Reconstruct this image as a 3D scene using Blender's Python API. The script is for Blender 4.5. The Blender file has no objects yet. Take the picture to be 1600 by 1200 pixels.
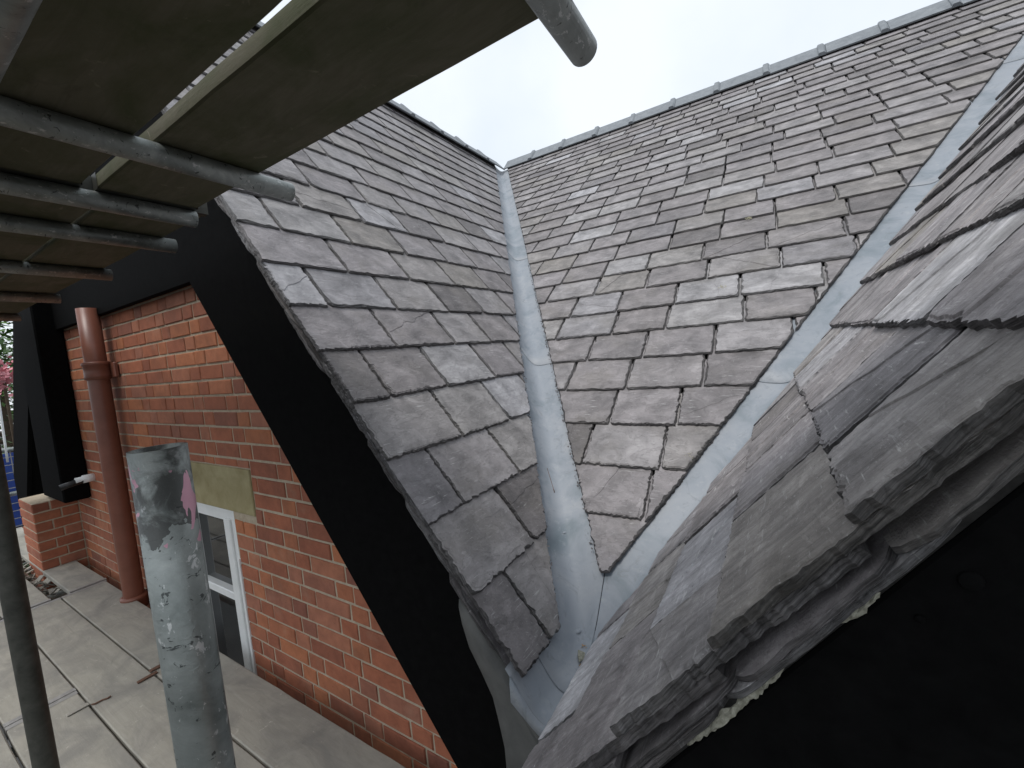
import bpy, bmesh, math, random
from mathutils import Vector, Matrix, noise
random.seed(7)
S = bpy.context.scene
C = S.collection

# ------------------------------------------------------------------ camera
FPX = 663.5
YAW, PITCH, ROLL = math.radians(32.05), math.radians(4.48), math.radians(-5.03)
fw = Vector((-math.sin(YAW) * math.cos(PITCH), math.cos(YAW) * math.cos(PITCH), -math.sin(PITCH)))
rt = Vector((math.cos(YAW), math.sin(YAW), 0))
up = rt.cross(fw)
r2 = rt * math.cos(ROLL) + up * math.sin(ROLL)
u2 = -rt * math.sin(ROLL) + up * math.cos(ROLL)
cam = bpy.data.cameras.new('camera')
cam.sensor_width = 36
cam.lens = 36 * FPX / 1600
cam.clip_start = 0.02
cam.clip_end = 600
co = bpy.data.objects.new('camera', cam)
C.objects.link(co)
co.matrix_world = Matrix(((r2.x, u2.x, -fw.x, 0), (r2.y, u2.y, -fw.y, 0), (r2.z, u2.z, -fw.z, 0), (0, 0, 0, 1)))
S.camera = co


def pix(px, py):
    return r2 * (px - 800) - u2 * (py - 600) + fw * FPX


# ------------------------------------------------------------------ world: bright overcast
SUN_EL, SUN_AZ = math.radians(62), math.radians(192)      # azimuth clockwise from +Y
W = bpy.data.worlds.new('World')
S.world = W
W.use_nodes = True
nt = W.node_tree
nt.nodes.clear()
N = nt.nodes.new
sky = N('ShaderNodeTexSky'); sky.sky_type = 'NISHITA'; sky.sun_disc = False
sky.sun_elevation = SUN_EL; sky.sun_rotation = SUN_AZ; sky.air_density = 1.0; sky.dust_density = 2.0
tc = N('ShaderNodeTexCoord')
nz = N('ShaderNodeTexNoise'); nz.inputs['Scale'].default_value = 2.2; nz.inputs['Detail'].default_value = 5
cr = N('ShaderNodeValToRGB')
cr.color_ramp.elements[0].position = 0.3; cr.color_ramp.elements[0].color = (6.1, 6.7, 7.4, 1)
cr.color_ramp.elements[1].position = 0.65; cr.color_ramp.elements[1].color = (7.6, 8.0, 8.5, 1)
mx = N('ShaderNodeMix'); mx.data_type = 'RGBA'; mx.inputs['Factor'].default_value = 0.88
bg = N('ShaderNodeBackground'); bg.inputs['Strength'].default_value = 0.1
wo = N('ShaderNodeOutputWorld')
nt.links.new(tc.outputs['Generated'], nz.inputs['Vector'])
nt.links.new(nz.outputs['Fac'], cr.inputs['Fac'])
nt.links.new(sky.outputs[0], mx.inputs[6])
nt.links.new(cr.outputs[0], mx.inputs[7])
nt.links.new(mx.outputs[2], bg.inputs['Color'])
nt.links.new(bg.outputs[0], wo.inputs[0])
sun = bpy.data.lights.new('sun', 'SUN'); sun.energy = 1.4; sun.angle = math.radians(18); sun.color = (1, 0.97, 0.93)
so = bpy.data.objects.new('sun', sun); C.objects.link(so)
sd = Vector((math.sin(SUN_AZ) * math.cos(SUN_EL), math.cos(SUN_AZ) * math.cos(SUN_EL), math.sin(SUN_EL)))
so.rotation_euler = sd.to_track_quat('Z', 'Y').to_euler(); so.location = (3, -4, 12)
S.view_settings.view_transform = 'Standard'
S.view_settings.look = 'None'
S.view_settings.gamma = 1
S.view_settings.exposure = 0.5
S.render.engine = 'CYCLES'
S.cycles.max_bounces = 8
S.cycles.diffuse_bounces = 5

# ------------------------------------------------------------------ the place, in metres from the camera
SL = 1.30                     # pitch (rise/run) of the two gabled wings
SM = 0.83                     # pitch of the main slope between them
XG, ZG, Y0 = -0.535, -0.946, 1.15   # centre of the gutter, and where both valleys leave it
HL, HM = math.hypot(1, SL), math.hypot(1, SM)
VK = SL / SM                  # plan direction of the valleys: dy = VK * |dx|
YL, YRV = 0.885, 0.48         # verge of the far (left) wing and of the near (right) wing
YRIDGE, ZRIDGE = 5.47, ZG + SM * (5.47 - Y0)
XRIDGE = XG - (ZRIDGE - ZG) / SL
DECK = -1.42
GROUND = -6.4
WALL = 1.0


# ------------------------------------------------------------------ materials
class NT:
    def __init__(s, name, rough=0.6, spec=0.4, metal=0.0):
        m = bpy.data.materials.new(name); m.use_nodes = True
        s.m = m; s.t = m.node_tree
        s.b = s.t.nodes['Principled BSDF']
        s.b.inputs['Roughness'].default_value = rough
        s.b.inputs['Specular IOR Level'].default_value = spec
        s.b.inputs['Metallic'].default_value = metal
        s.tc = s.n('ShaderNodeTexCoord')

    def n(s, k, **kw):
        o = s.t.nodes.new(k)
        for a, v in kw.items():
            setattr(o, a, v)
        return o

    def l(s, a, b):
        s.t.links.new(a, b)

    def coords(s, scale=(1, 1, 1), rand=True, rot=None):
        v = s.tc.outputs['Object']
        if rand:
            oi = s.n('ShaderNodeObjectInfo')
            mu = s.n('ShaderNodeVectorMath', operation='MULTIPLY')
            cb = s.n('ShaderNodeCombineXYZ')
            for i in range(3):
                s.l(oi.outputs['Random'], cb.inputs[i])
            s.l(cb.outputs[0], mu.inputs[0]); mu.inputs[1].default_value = (37.1, 91.7, 13.3)
            ad = s.n('ShaderNodeVectorMath', operation='ADD')
            s.l(v, ad.inputs[0]); s.l(mu.outputs[0], ad.inputs[1]); v = ad.outputs[0]
        mp = s.n('ShaderNodeMapping'); mp.inputs['Scale'].default_value = scale
        if rot: mp.inputs['Rotation'].default_value = rot
        s.l(v, mp.inputs['Vector'])
        return mp.outputs[0]

    def noise(s, vec, scale, detail=5, rough=0.55, dist=0.0):
        o = s.n('ShaderNodeTexNoise'); o.inputs['Scale'].default_value = scale; o.inputs['Detail'].default_value = detail
        o.inputs['Roughness'].default_value = rough; o.inputs['Distortion'].default_value = dist
        s.l(vec, o.inputs['Vector']); return o.outputs['Fac']

    def ramp(s, fac, stops, interp='LINEAR'):
        o = s.n('ShaderNodeValToRGB'); e = o.color_ramp.elements; o.color_ramp.interpolation = interp
        while len(e) < len(stops): e.new(0.5)
        for i, (p, c) in enumerate(stops):
            e[i].position = p; e[i].color = (*c, 1) if len(c) == 3 else c
        s.l(fac, o.inputs['Fac']); return o.outputs['Color']

    def mix(s, fac, a, b, mode='MIX'):
        o = s.n('ShaderNodeMix', data_type='RGBA', blend_type=mode)
        for k, v in ((0, fac), (6, a), (7, b)):
            if isinstance(v, (int, float)): o.inputs[k].default_value = v
            elif isinstance(v, tuple): o.inputs[k].default_value = (*v, 1)
            else: s.l(v, o.inputs[k])
        return o.outputs[2]

    def math(s, op, a, b=0.0):
        o = s.n('ShaderNodeMath', operation=op)
        for k, v in ((0, a), (1, b)):
            if isinstance(v, (int, float)): o.inputs[k].default_value = v
            else: s.l(v, o.inputs[k])
        return o.outputs[0]

    def rnd(s):
        return s.n('ShaderNodeObjectInfo').outputs['Random']

    def bump(s, h, dist, strength=1.0, prev=None):
        o = s.n('ShaderNodeBump'); o.inputs['Distance'].default_value = dist; o.inputs['Strength'].default_value = strength
        s.l(h, o.inputs['Height'])
        if prev is not None: s.l(prev, o.inputs['Normal'])
        return o.outputs[0]

    def done(s, col=None, normal=None, rough=None):
        if col is not None:
            if isinstance(col, tuple): s.b.inputs['Base Color'].default_value = (*col, 1)
            else: s.l(col, s.b.inputs['Base Color'])
        if normal is not None: s.l(normal, s.b.inputs['Normal'])
        if rough is not None: s.l(rough, s.b.inputs['Roughness'])
        return s.m


def mat_slate(name, grain=1.0, edge=False, streak=0.0):
    a = NT(name, 0.58, 0.45)
    r = a.rnd()
    v = a.coords()
    k = 0.45 if edge else (1.18 if streak else 1.0)
    sc_ = lambda c: (c[0] * k * 1.10, c[1] * k * 1.10, c[2] * k * 1.12)
    base = a.ramp(r, [(0.0, sc_((0.118, 0.110, 0.108))), (0.2, sc_((0.205, 0.193, 0.195))), (0.42, sc_((0.172, 0.160, 0.158))), (0.6, sc_((0.230, 0.221, 0.222))),
                      (0.78, sc_((0.182, 0.170, 0.156))), (0.9, sc_((0.300, 0.298, 0.306))), (1.0, sc_((0.122, 0.114, 0.116)))])
    n1 = a.noise(v, 9, 6, 0.62, 0.4)
    c = a.mix(0.9, base, a.ramp(n1, [(0.28, (0.25, 0.25, 0.25)), (0.72, (0.78, 0.78, 0.78))]), 'OVERLAY')
    # riven cleavage: laminae of slightly different tone, with stepped relief
    n5 = a.noise(a.coords((1, 2.2, 1), rot=(0, 0, 0.8)), 6 * grain, 6, 0.62, 0.7)
    m8 = a.math('MULTIPLY', n5, 8.0)
    fl = a.math('FLOOR', m8)
    tone = a.math('FRACT', a.math('MULTIPLY', fl, 0.391))
    c = a.mix(0.55, c, a.ramp(tone, [(0.0, (0.36, 0.35, 0.345)), (1.0, (0.64, 0.635, 0.63))]), 'OVERLAY')
    fr = a.math('FRACT', m8)
    rim = a.ramp(fr, [(0.0, (0.8, 0.8, 0.8)), (0.045, (0, 0, 0)), (0.95, (0, 0, 0)), (1.0, (0.35, 0.35, 0.35))])
    c = a.mix(a.math('MULTIPLY', rim, a.ramp(n1, [(0.45, (0, 0, 0)), (0.6, (0.55, 0.55, 0.55))])), c, (0.07, 0.065, 0.062))
    # pale scratches and flecks
    for rot, freq, lo, amt in ((0.9, (14, 150, 14), 0.62, 0.9), (2.3, (20, 120, 20), 0.66, 0.6)):
        st = a.coords(freq, rot=(0, 0, rot))
        n2 = a.noise(st, 1.0, 4, 0.6, 0.2)
        sc = a.ramp(n2, [(lo, (0, 0, 0)), (lo + .07, (1, 1, 1))])
        n2b = a.noise(v, 8 + rot, 3)
        sc2 = a.math('MULTIPLY', sc, a.ramp(n2b, [(0.44, (0, 0, 0)), (0.60, (amt, amt, amt))]))
        c = a.mix(sc2, c, (0.46 * k, 0.455 * k, 0.45 * k))
    n3 = a.noise(v, 150, 3, 0.7)
    c = a.mix(a.ramp(n3, [(0.63, (0, 0, 0)), (0.72, (0.7, 0.7, 0.7))]), c, (0.42 * k, 0.415 * k, 0.41 * k))
    n3b = a.noise(v, 95, 4, 0.7)
    c = a.mix(a.ramp(n3b, [(0.62, (0, 0, 0)), (0.72, (0.6, 0.6, 0.6))]), c, (0.085, 0.08, 0.078))
    n4 = a.noise(v, 4.0, 4)
    c = a.mix(a.ramp(n4, [(0.52, (0, 0, 0)), (0.75, (0.3, 0.3, 0.3))]), c, (0.19 * k, 0.172 * k, 0.142 * k))
    if streak:
        n6 = a.noise(a.coords((34, 7, 30), rot=(0, 0, 0.32)), 1.0, 7, 0.72, 1.1)
        c = a.mix(streak, c, a.ramp(n6, [(0.30, (0.2, 0.2, 0.195)), (0.47, (0.55, 0.55, 0.55)), (0.66, (0.92, 0.92, 0.91))]), 'OVERLAY')
    step = a.math('ADD', a.math('MULTIPLY', fl, 0.8), a.math('MULTIPLY', m8, 0.2))
    b = a.bump(step, 0.0016, 0.8)
    b = a.bump(a.noise(v, 55, 7, 0.68), 0.006, 0.75, b)
    b = a.bump(n2, 0.002, 0.6, b)
    if streak:
        b = a.bump(n6, 0.004, 0.8, b)
    if edge:
        n9 = a.noise(a.coords((14, 14, 420)), 1.0, 5, 0.65, 0.3)
        c = a.mix(0.9, c, a.ramp(n9, [(0.35, (0.12, 0.12, 0.12)), (0.65, (0.85, 0.85, 0.84))]), 'OVERLAY')
        b = a.bump(n9, 0.008, 1.0, b)
    ro = a.math('ADD', a.math('MULTIPLY', n1, 0.35), 0.42)
    return a.done(c, b, ro)


def mat_lead(name, dark=1.0):
    a = NT(name, 0.5, 0.5)
    v = a.coords()
    n1 = a.noise(v, 5, 6, 0.6, 0.8)
    c = a.ramp(n1, [(0.28, (0.15 * dark, 0.185 * dark, 0.21 * dark)), (0.5, (0.248 * dark, 0.274 * dark, 0.306 * dark)), (0.72, (0.30 * dark, 0.318 * dark, 0.342 * dark))])
    n2 = a.noise(v, 26, 5, 0.7)
    c = a.mix(a.ramp(n2, [(0.55, (0, 0, 0)), (0.75, (0.45, 0.45, 0.45))]), c, (0.38 * dark, 0.395 * dark, 0.41 * dark))
    n7 = a.noise(a.coords((1, 1, 1)), 14, 6, 0.72, 1.5)
    c = a.mix(a.ramp(n7, [(0.56, (0, 0, 0)), (0.66, (0.4, 0.4, 0.4))]), c, (0.14 * dark, 0.155 * dark, 0.165 * dark))
    n3 = a.noise(v, 90, 3, 0.7)
    c = a.mix(a.ramp(n3, [(0.66, (0, 0, 0)), (0.74, (0.6, 0.6, 0.6))]), c, (0.20 * dark, 0.23 * dark, 0.25 * dark))
    b = a.bump(a.noise(v, 7, 3), 0.012, 0.35)
    b = a.bump(n2, 0.0015, 0.4, b)
    return a.done(c, b, a.math('ADD', a.math('MULTIPLY', n2, 0.3), 0.36))


def mat_brick(name):
    a = NT(name, 0.85, 0.25)
    g = a.n('ShaderNodeNewGeometry')
    r = a.math('FRACT', a.math('ADD', a.rnd(), g.outputs['Random Per Island']))
    v = a.coords()
    base = a.ramp(r, [(0, (0.255, 0.092, 0.056)), (0.25, (0.345, 0.122, 0.066)), (0.5, (0.29, 0.107, 0.064)), (0.72, (0.40, 0.150, 0.072)), (0.88, (0.33, 0.138, 0.088)), (1, (0.20, 0.078, 0.054))])
    n1 = a.noise(v, 16, 6, 0.65, 0.3)
    c = a.mix(0.7, base, a.ramp(n1, [(0.25, (0.34, 0.34, 0.35)), (0.75, (0.66, 0.65, 0.64))]), 'OVERLAY')
    n2 = a.noise(v, 5, 4, 0.6)
    c = a.mix(a.ramp(n2, [(0.58, (0, 0, 0)), (0.8, (0.4, 0.4, 0.4))]), c, (0.40, 0.27, 0.19))
    gw = a.n('ShaderNodeNewGeometry')
    ws = a.noise(gw.outputs['Position'], 2.3, 5, 0.65, 0.6)
    c = a.mix(a.ramp(ws, [(0.48, (0, 0, 0)), (0.7, (0.5, 0.5, 0.5))]), c, (0.13, 0.06, 0.042))
    n3 = a.noise(v, 120, 3)
    c = a.mix(a.ramp(n3, [(0.66, (0, 0, 0)), (0.74, (0.6, 0.6, 0.6))]), c, (0.12, 0.045, 0.03))
    b = a.bump(n1, 0.006, 0.5)
    b = a.bump(n3, 0.002, 0.5, b)
    return a.done(c, b)


def mat_simple(name, lo, hi, scale=20, rough=0.8, spec=0.3, bump=0.003, stretch=(1, 1, 1), strength=0.5, metal=0.0):
    a = NT(name, rough, spec, metal)
    v = a.coords(stretch)
    n1 = a.noise(v, scale, 7, 0.65, 0.3)
    c = a.ramp(n1, [(0.3, lo), (0.7, hi)])
    n2 = a.noise(v, scale * 6, 4)
    b = a.bump(n1, bump, strength)
    b = a.bump(n2, bump * 0.4, strength, b)
    return a.done(c, b)


def mat_board(name, lo, mid, hi, stain):
    a = NT(name, 0.8, 0.25)
    v = a.coords((3.0, 26, 26))
    n1 = a.noise(v, 1.4, 8, 0.7, 0.9)
    c = a.ramp(n1, [(0.2, lo), (0.5, mid), (0.8, hi)])
    w = a.coords((1, 1.6, 1))
    n2 = a.noise(w, 4, 5, 0.65, 0.6)
    c = a.mix(a.ramp(n2, [(0.42, (0, 0, 0)), (0.66, (0.85, 0.85, 0.85))]), c, stain)
    n8 = a.noise(a.coords((1, 1, 1)), 22, 5, 0.7, 0.8)
    c = a.mix(a.ramp(n8, [(0.64, (0, 0, 0)), (0.70, (0.5, 0.5, 0.5))]), c, tuple(min(1, x * 1.5) for x in hi))
    n3 = a.noise(w, 9, 5, 0.7, 1.2)
    c = a.mix(a.ramp(n3, [(0.62, (0, 0, 0)), (0.72, (0.4, 0.4, 0.4))]), c, tuple(x * 0.5 for x in mid))
    b = a.bump(n1, 0.003, 0.5)
    b = a.bump(n3, 0.003, 0.4, b)
    return a.done(c, b)


def mat_galv(name, paint=False):
    a = NT(name, 0.42, 0.5, 0.55)
    v = a.coords()
    n1 = a.noise(v, 14, 6, 0.65, 0.6)
    c = a.ramp(n1, [(0.3, (0.17, 0.19, 0.18)), (0.55, (0.31, 0.335, 0.32)), (0.75, (0.46, 0.48, 0.465))])
    n2 = a.noise(a.coords((1, 1, 0.6)), 75, 5, 0.7, 0.3)
    c = a.mix(a.ramp(n2, [(0.60, (0, 0, 0)), (0.64, (0.9, 0.9, 0.9))]), c, (0.56, 0.57, 0.56))
    n3 = a.noise(a.coords((0.8, 0.8, 1.5)), 60, 4, 0.65, 0.8)
    c = a.mix(a.ramp(n3, [(0.63, (0, 0, 0)), (0.66, (0.9, 0.9, 0.9))]), c, (0.045, 0.05, 0.05))
    if paint:
        sx = a.n('ShaderNodeSeparateXYZ'); a.l(a.tc.outputs['Object'], sx.inputs[0])
        z = sx.outputs['Z']
        wz = a.math('ADD', z, a.math('MULTIPLY', a.math('SUBTRACT', a.noise(v, 30, 4), 0.5), 0.10))
        dk = a.ramp(wz, [(0.0, (0, 0, 0)), (1.0, (1, 1, 1))])
        near = a.math('GREATER_THAN', wz, -0.085)
        patch = a.ramp(a.noise(v, 26, 6, 0.6, 0.5), [(0.40, (0, 0, 0)), (0.52, (1, 1, 1))])
        c = a.mix(a.math('MULTIPLY', near, a.math('MULTIPLY', patch, 0.85)), c, (0.055, 0.055, 0.052))
        near2 = a.math('MULTIPLY', a.math('GREATER_THAN', wz, -0.095), a.math('LESS_THAN', wz, -0.02))
        pk = a.math('GREATER_THAN', a.noise(a.coords((1, 1, 0.8), rot=(1, 0.4, 2)), 33, 3, 0.5, 0.8), 0.585)
        c = a.mix(a.math('MULTIPLY', near2, pk), c, (0.50, 0.27, 0.33))
    b = a.bump(n2, 0.0012, 0.5)
    b = a.bump(n3, 0.0015, 0.4, b)
    return a.done(c, b, a.math('ADD', a.math('MULTIPLY', n1, 0.35), 0.3))


M = {}
M['slate'] = mat_slate('slate')
M['slate_near'] = mat_slate('riven_slate', 1.4, streak=0.55)
M['slate_edge'] = mat_slate('broken_slate_edge', 2.0, True)
M['lead'] = mat_lead('lead')
M['lead_dark'] = mat_simple('dark_flashing', (0.085, 0.086, 0.083), (0.145, 0.145, 0.138), 7, 0.7, 0.2, 0.004)
M['brick'] = mat_brick('red_brick')
M['mortar'] = mat_simple('mortar', (0.34, 0.28, 0.205), (0.47, 0.40, 0.305), 40, 0.95, 0.1, 0.004)
M['mortar_pale'] = mat_simple('lime_mortar', (0.20, 0.195, 0.15), (0.42, 0.41, 0.34), 160, 0.95, 0.1, 0.008)
M['stone'] = mat_simple('sandstone', (0.24, 0.20, 0.10), (0.36, 0.315, 0.18), 9, 0.9, 0.2, 0.003)
M['black'] = mat_simple('black_gloss_paint', (0.0035, 0.0035, 0.0036), (0.006, 0.006, 0.006), 30, 0.75, 0.02, 0.0008)
M['felt'] = mat_simple('roofing_felt', (0.025, 0.024, 0.023), (0.045, 0.043, 0.04), 60, 0.95, 0.1, 0.002)
M['ridge'] = mat_simple('blue_clay_ridge', (0.15, 0.165, 0.18), (0.23, 0.25, 0.265), 14, 0.65, 0.35, 0.003)
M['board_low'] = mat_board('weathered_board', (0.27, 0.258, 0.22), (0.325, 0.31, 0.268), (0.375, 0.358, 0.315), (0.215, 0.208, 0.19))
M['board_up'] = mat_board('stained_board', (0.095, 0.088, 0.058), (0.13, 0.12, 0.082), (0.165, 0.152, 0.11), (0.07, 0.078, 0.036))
M['band'] = mat_simple('board_end_band', (0.24, 0.23, 0.22), (0.40, 0.39, 0.37), 50, 0.5, 0.4, 0.001, metal=0.4)
M['galv'] = mat_galv('galvanised_tube')
M['galv_paint'] = mat_galv('galvanised_tube_with_paint', True)
M['dark_tube'] = mat_simple('dark_metal_tube', (0.035, 0.036, 0.03), (0.085, 0.085, 0.072), 25, 0.5, 0.4, 0.001, metal=0.3)  # darker metal for the lower left upright and the upper board bands
M['pipe'] = mat_simple('brown_pipe_paint', (0.165, 0.060, 0.038), (0.215, 0.082, 0.054), 10, 0.4, 0.45, 0.001)
M['white'] = mat_simple('white_upvc', (0.68, 0.69, 0.68), (0.78, 0.79, 0.78), 8, 0.35, 0.5, 0.0003)
M['pane'] = mat_simple('dark_window_glass', (0.010, 0.012, 0.013), (0.016, 0.018, 0.019), 3, 0.04, 0.6, 0.0002)
M['rust'] = mat_simple('rusty_steel', (0.08, 0.04, 0.025), (0.17, 0.10, 0.07), 90, 0.8, 0.3, 0.002)
M['leaf_dead'] = mat_simple('dead_leaf', (0.30, 0.14, 0.035), (0.50, 0.30, 0.10), 120, 0.8, 0.2, 0.001)
M['paving'] = mat_simple('asphalt_yard', (0.04, 0.04, 0.04), (0.065, 0.064, 0.06), 1.2, 0.9, 0.2, 0.01)
M['bark'] = mat_simple('bark', (0.05, 0.035, 0.025), (0.10, 0.075, 0.05), 12, 0.9, 0.2, 0.02)
M['leaf'] = mat_simple('green_leaf', (0.035, 0.085, 0.018), (0.085, 0.17, 0.03), 0.9, 0.5, 0.4, 0.001)
M['pink'] = mat_simple('pink_petal', (0.55, 0.20, 0.24), (0.68, 0.34, 0.36), 6, 0.7, 0.2, 0.001)
M['blue'] = mat_simple('blue_sheet', (0.02, 0.05, 0.24), (0.035, 0.085, 0.34), 3, 0.5, 0.4, 0.002)
M['lichen'] = mat_simple('pale_lichen', (0.38, 0.36, 0.24), (0.58, 0.56, 0.45), 200, 0.95, 0.1, 0.004)
M['black_plastic'] = mat_simple('black_plastic', (0.012, 0.012, 0.012), (0.02, 0.02, 0.02), 30, 0.4, 0.4, 0.0005)


# ------------------------------------------------------------------ helpers
def tag(o, label=None, cat=None, group=None, kind=None):
    for k, v in (('label', label), ('category', cat), ('group', group), ('kind', kind)):
        if v: o[k] = v
    return o


def thing(name, loc, label, cat, group=None):
    o = bpy.data.objects.new(name, None)
    o.empty_display_size = 0.1
    C.objects.link(o); o.location = loc
    return tag(o, label, cat, group)


def link(name, me, mat, parent=None, mtx=None, loc=None):
    o = bpy.data.objects.new(name, me)
    C.objects.link(o)
    if mat is not None and not me.materials: me.materials.append(mat)
    mw = mtx if mtx is not None else Matrix.Translation(loc or (0, 0, 0))
    if parent is not None:
        o.parent = parent
        pl = Vector(parent.location)
        if parent.parent: pl = pl + Vector(parent.parent.location)
        mw = Matrix.Translation(-pl) @ mw
    o.matrix_basis = mw
    return o


def mesh(name, v, f, smooth=False):
    me = bpy.data.meshes.new(name)
    me.from_pydata(v, [], f)
    if smooth:
        for p in me.polygons: p.use_smooth = True
    me.update()
    return me


def obj(name, v, f, mat, parent=None, loc=(0, 0, 0), smooth=False):
    """v in world metres; the object's origin is put at loc"""
    L = Vector(loc)
    return link(name, mesh(name, [tuple(Vector(p) - L) for p in v], f, smooth), mat, parent, loc=loc)


def bevel_mesh(me, w, seg=1):
    bm = bmesh.new(); bm.from_mesh(me)
    bmesh.ops.bevel(bm, geom=bm.edges[:], offset=w, segments=seg, affect='EDGES', profile=0.5)
    bm.to_mesh(me); bm.free(); me.update()


BOXF = [(0, 3, 2, 1), (4, 5, 6, 7), (0, 1, 5, 4), (1, 2, 6, 5), (2, 3, 7, 6), (3, 0, 4, 7)]


def boxv(x0, x1, y0, y1, z0, z1):
    return [(x0, y0, z0), (x1, y0, z0), (x1, y1, z0), (x0, y1, z0), (x0, y0, z1), (x1, y0, z1), (x1, y1, z1), (x0, y1, z1)]


def box(name, x0, x1, y0, y1, z0, z1, mat, parent=None, bev=0.0):
    c = ((x0 + x1) / 2, (y0 + y1) / 2, z0)
    o = obj(name, boxv(x0, x1, y0, y1, z0, z1), BOXF, mat, parent, c)
    if bev: bevel_mesh(o.data, bev)
    return o


def prism(name, poly, y0, y1, mat, parent=None, bev=0.0, loc=None):
    """polygon in (x, z), counter-clockwise seen from -Y, extruded y0 -> y1"""
    n = len(poly)
    v = [(x, y0, z) for x, z in poly] + [(x, y1, z) for x, z in poly]
    f = [tuple(range(n)), tuple(range(2 * n - 1, n - 1, -1))] + [(i, i + n, (i + 1) % n + n, (i + 1) % n) for i in range(n)]
    if loc is None: loc = (sum(p[0] for p in poly) / n, (y0 + y1) / 2, min(p[1] for p in poly))
    o = obj(name, v, f, mat, parent, loc)
    bm = bmesh.new(); bm.from_mesh(o.data); bmesh.ops.recalc_face_normals(bm, faces=bm.faces[:]); bm.to_mesh(o.data); bm.free()
    if bev: bevel_mesh(o.data, bev)
    return o


def tube_mesh(name, p0, p1, r, wall=0.004, n=28, wob=0.0):
    """hollow tube along local Z, returns mesh and matrix (origin at the p1 end)"""
    p0, p1 = Vector(p0), Vector(p1)
    L = (p1 - p0).length
    segs = max(2, int(L / 0.25))
    v, f = [], []
    for k in range(segs + 1):
        z = -L + L * k / segs
        for i in range(n):
            a = 2 * math.pi * i / n
            rr = r * (1 + wob * noise.noise(Vector((math.cos(a) * 2, math.sin(a) * 2, z * 30))))
            v.append((rr * math.cos(a), rr * math.sin(a), z))
    for k in range(segs):
        for i in range(n):
            f.append((k * n + i, k * n + (i + 1) % n, (k + 1) * n + (i + 1) % n, (k + 1) * n + i))
    for zz, ring in ((0.0, segs), (-L, 0)):
        b = len(v)
        for d in (0.0, -0.12 if zz == 0 else 0.12):
            for i in range(n):
                a = 2 * math.pi * i / n
                v.append(((r - wall) * math.cos(a), (r - wall) * math.sin(a), zz + d))
        for i in range(n):
            j = (i + 1) % n
            q = (ring * n + i, ring * n + j, b + j, b + i)
            w = (b + i, b + j, b + n + j, b + n + i)
            if zz != 0: q, w = q[::-1], w[::-1]
            f += [q, w]
        f.append(tuple(b + n + i for i in range(n)) if zz == 0 else tuple(b + n + i for i in reversed(range(n))))
    me = mesh(name, v, f)
    for p in me.polygons: p.use_smooth = len(p.vertices) == 4
    q = (p1 - p0).to_track_quat('Z', 'X').to_matrix().to_4x4()
    return me, Matrix.Translation(p1) @ q


def clip(poly, a, b, c):
    """keep a*x + b*y <= c"""
    out = []
    for i in range(len(poly)):
        p, q = poly[i], poly[(i + 1) % len(poly)]
        dp, dq = a * p[0] + b * p[1] - c, a * q[0] + b * q[1] - c
        if dp <= 0: out.append(p)
        if dp * dq < 0:
            t = dp / (dp - dq)
            out.append((p[0] + t * (q[0] - p[0]), p[1] + t * (q[1] - p[1])))
    return out


def area(p):
    return 0.5 * sum(p[i][0] * p[(i + 1) % len(p)][1] - p[(i + 1) % len(p)][0] * p[i][1] for i in range(len(p)))


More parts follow.
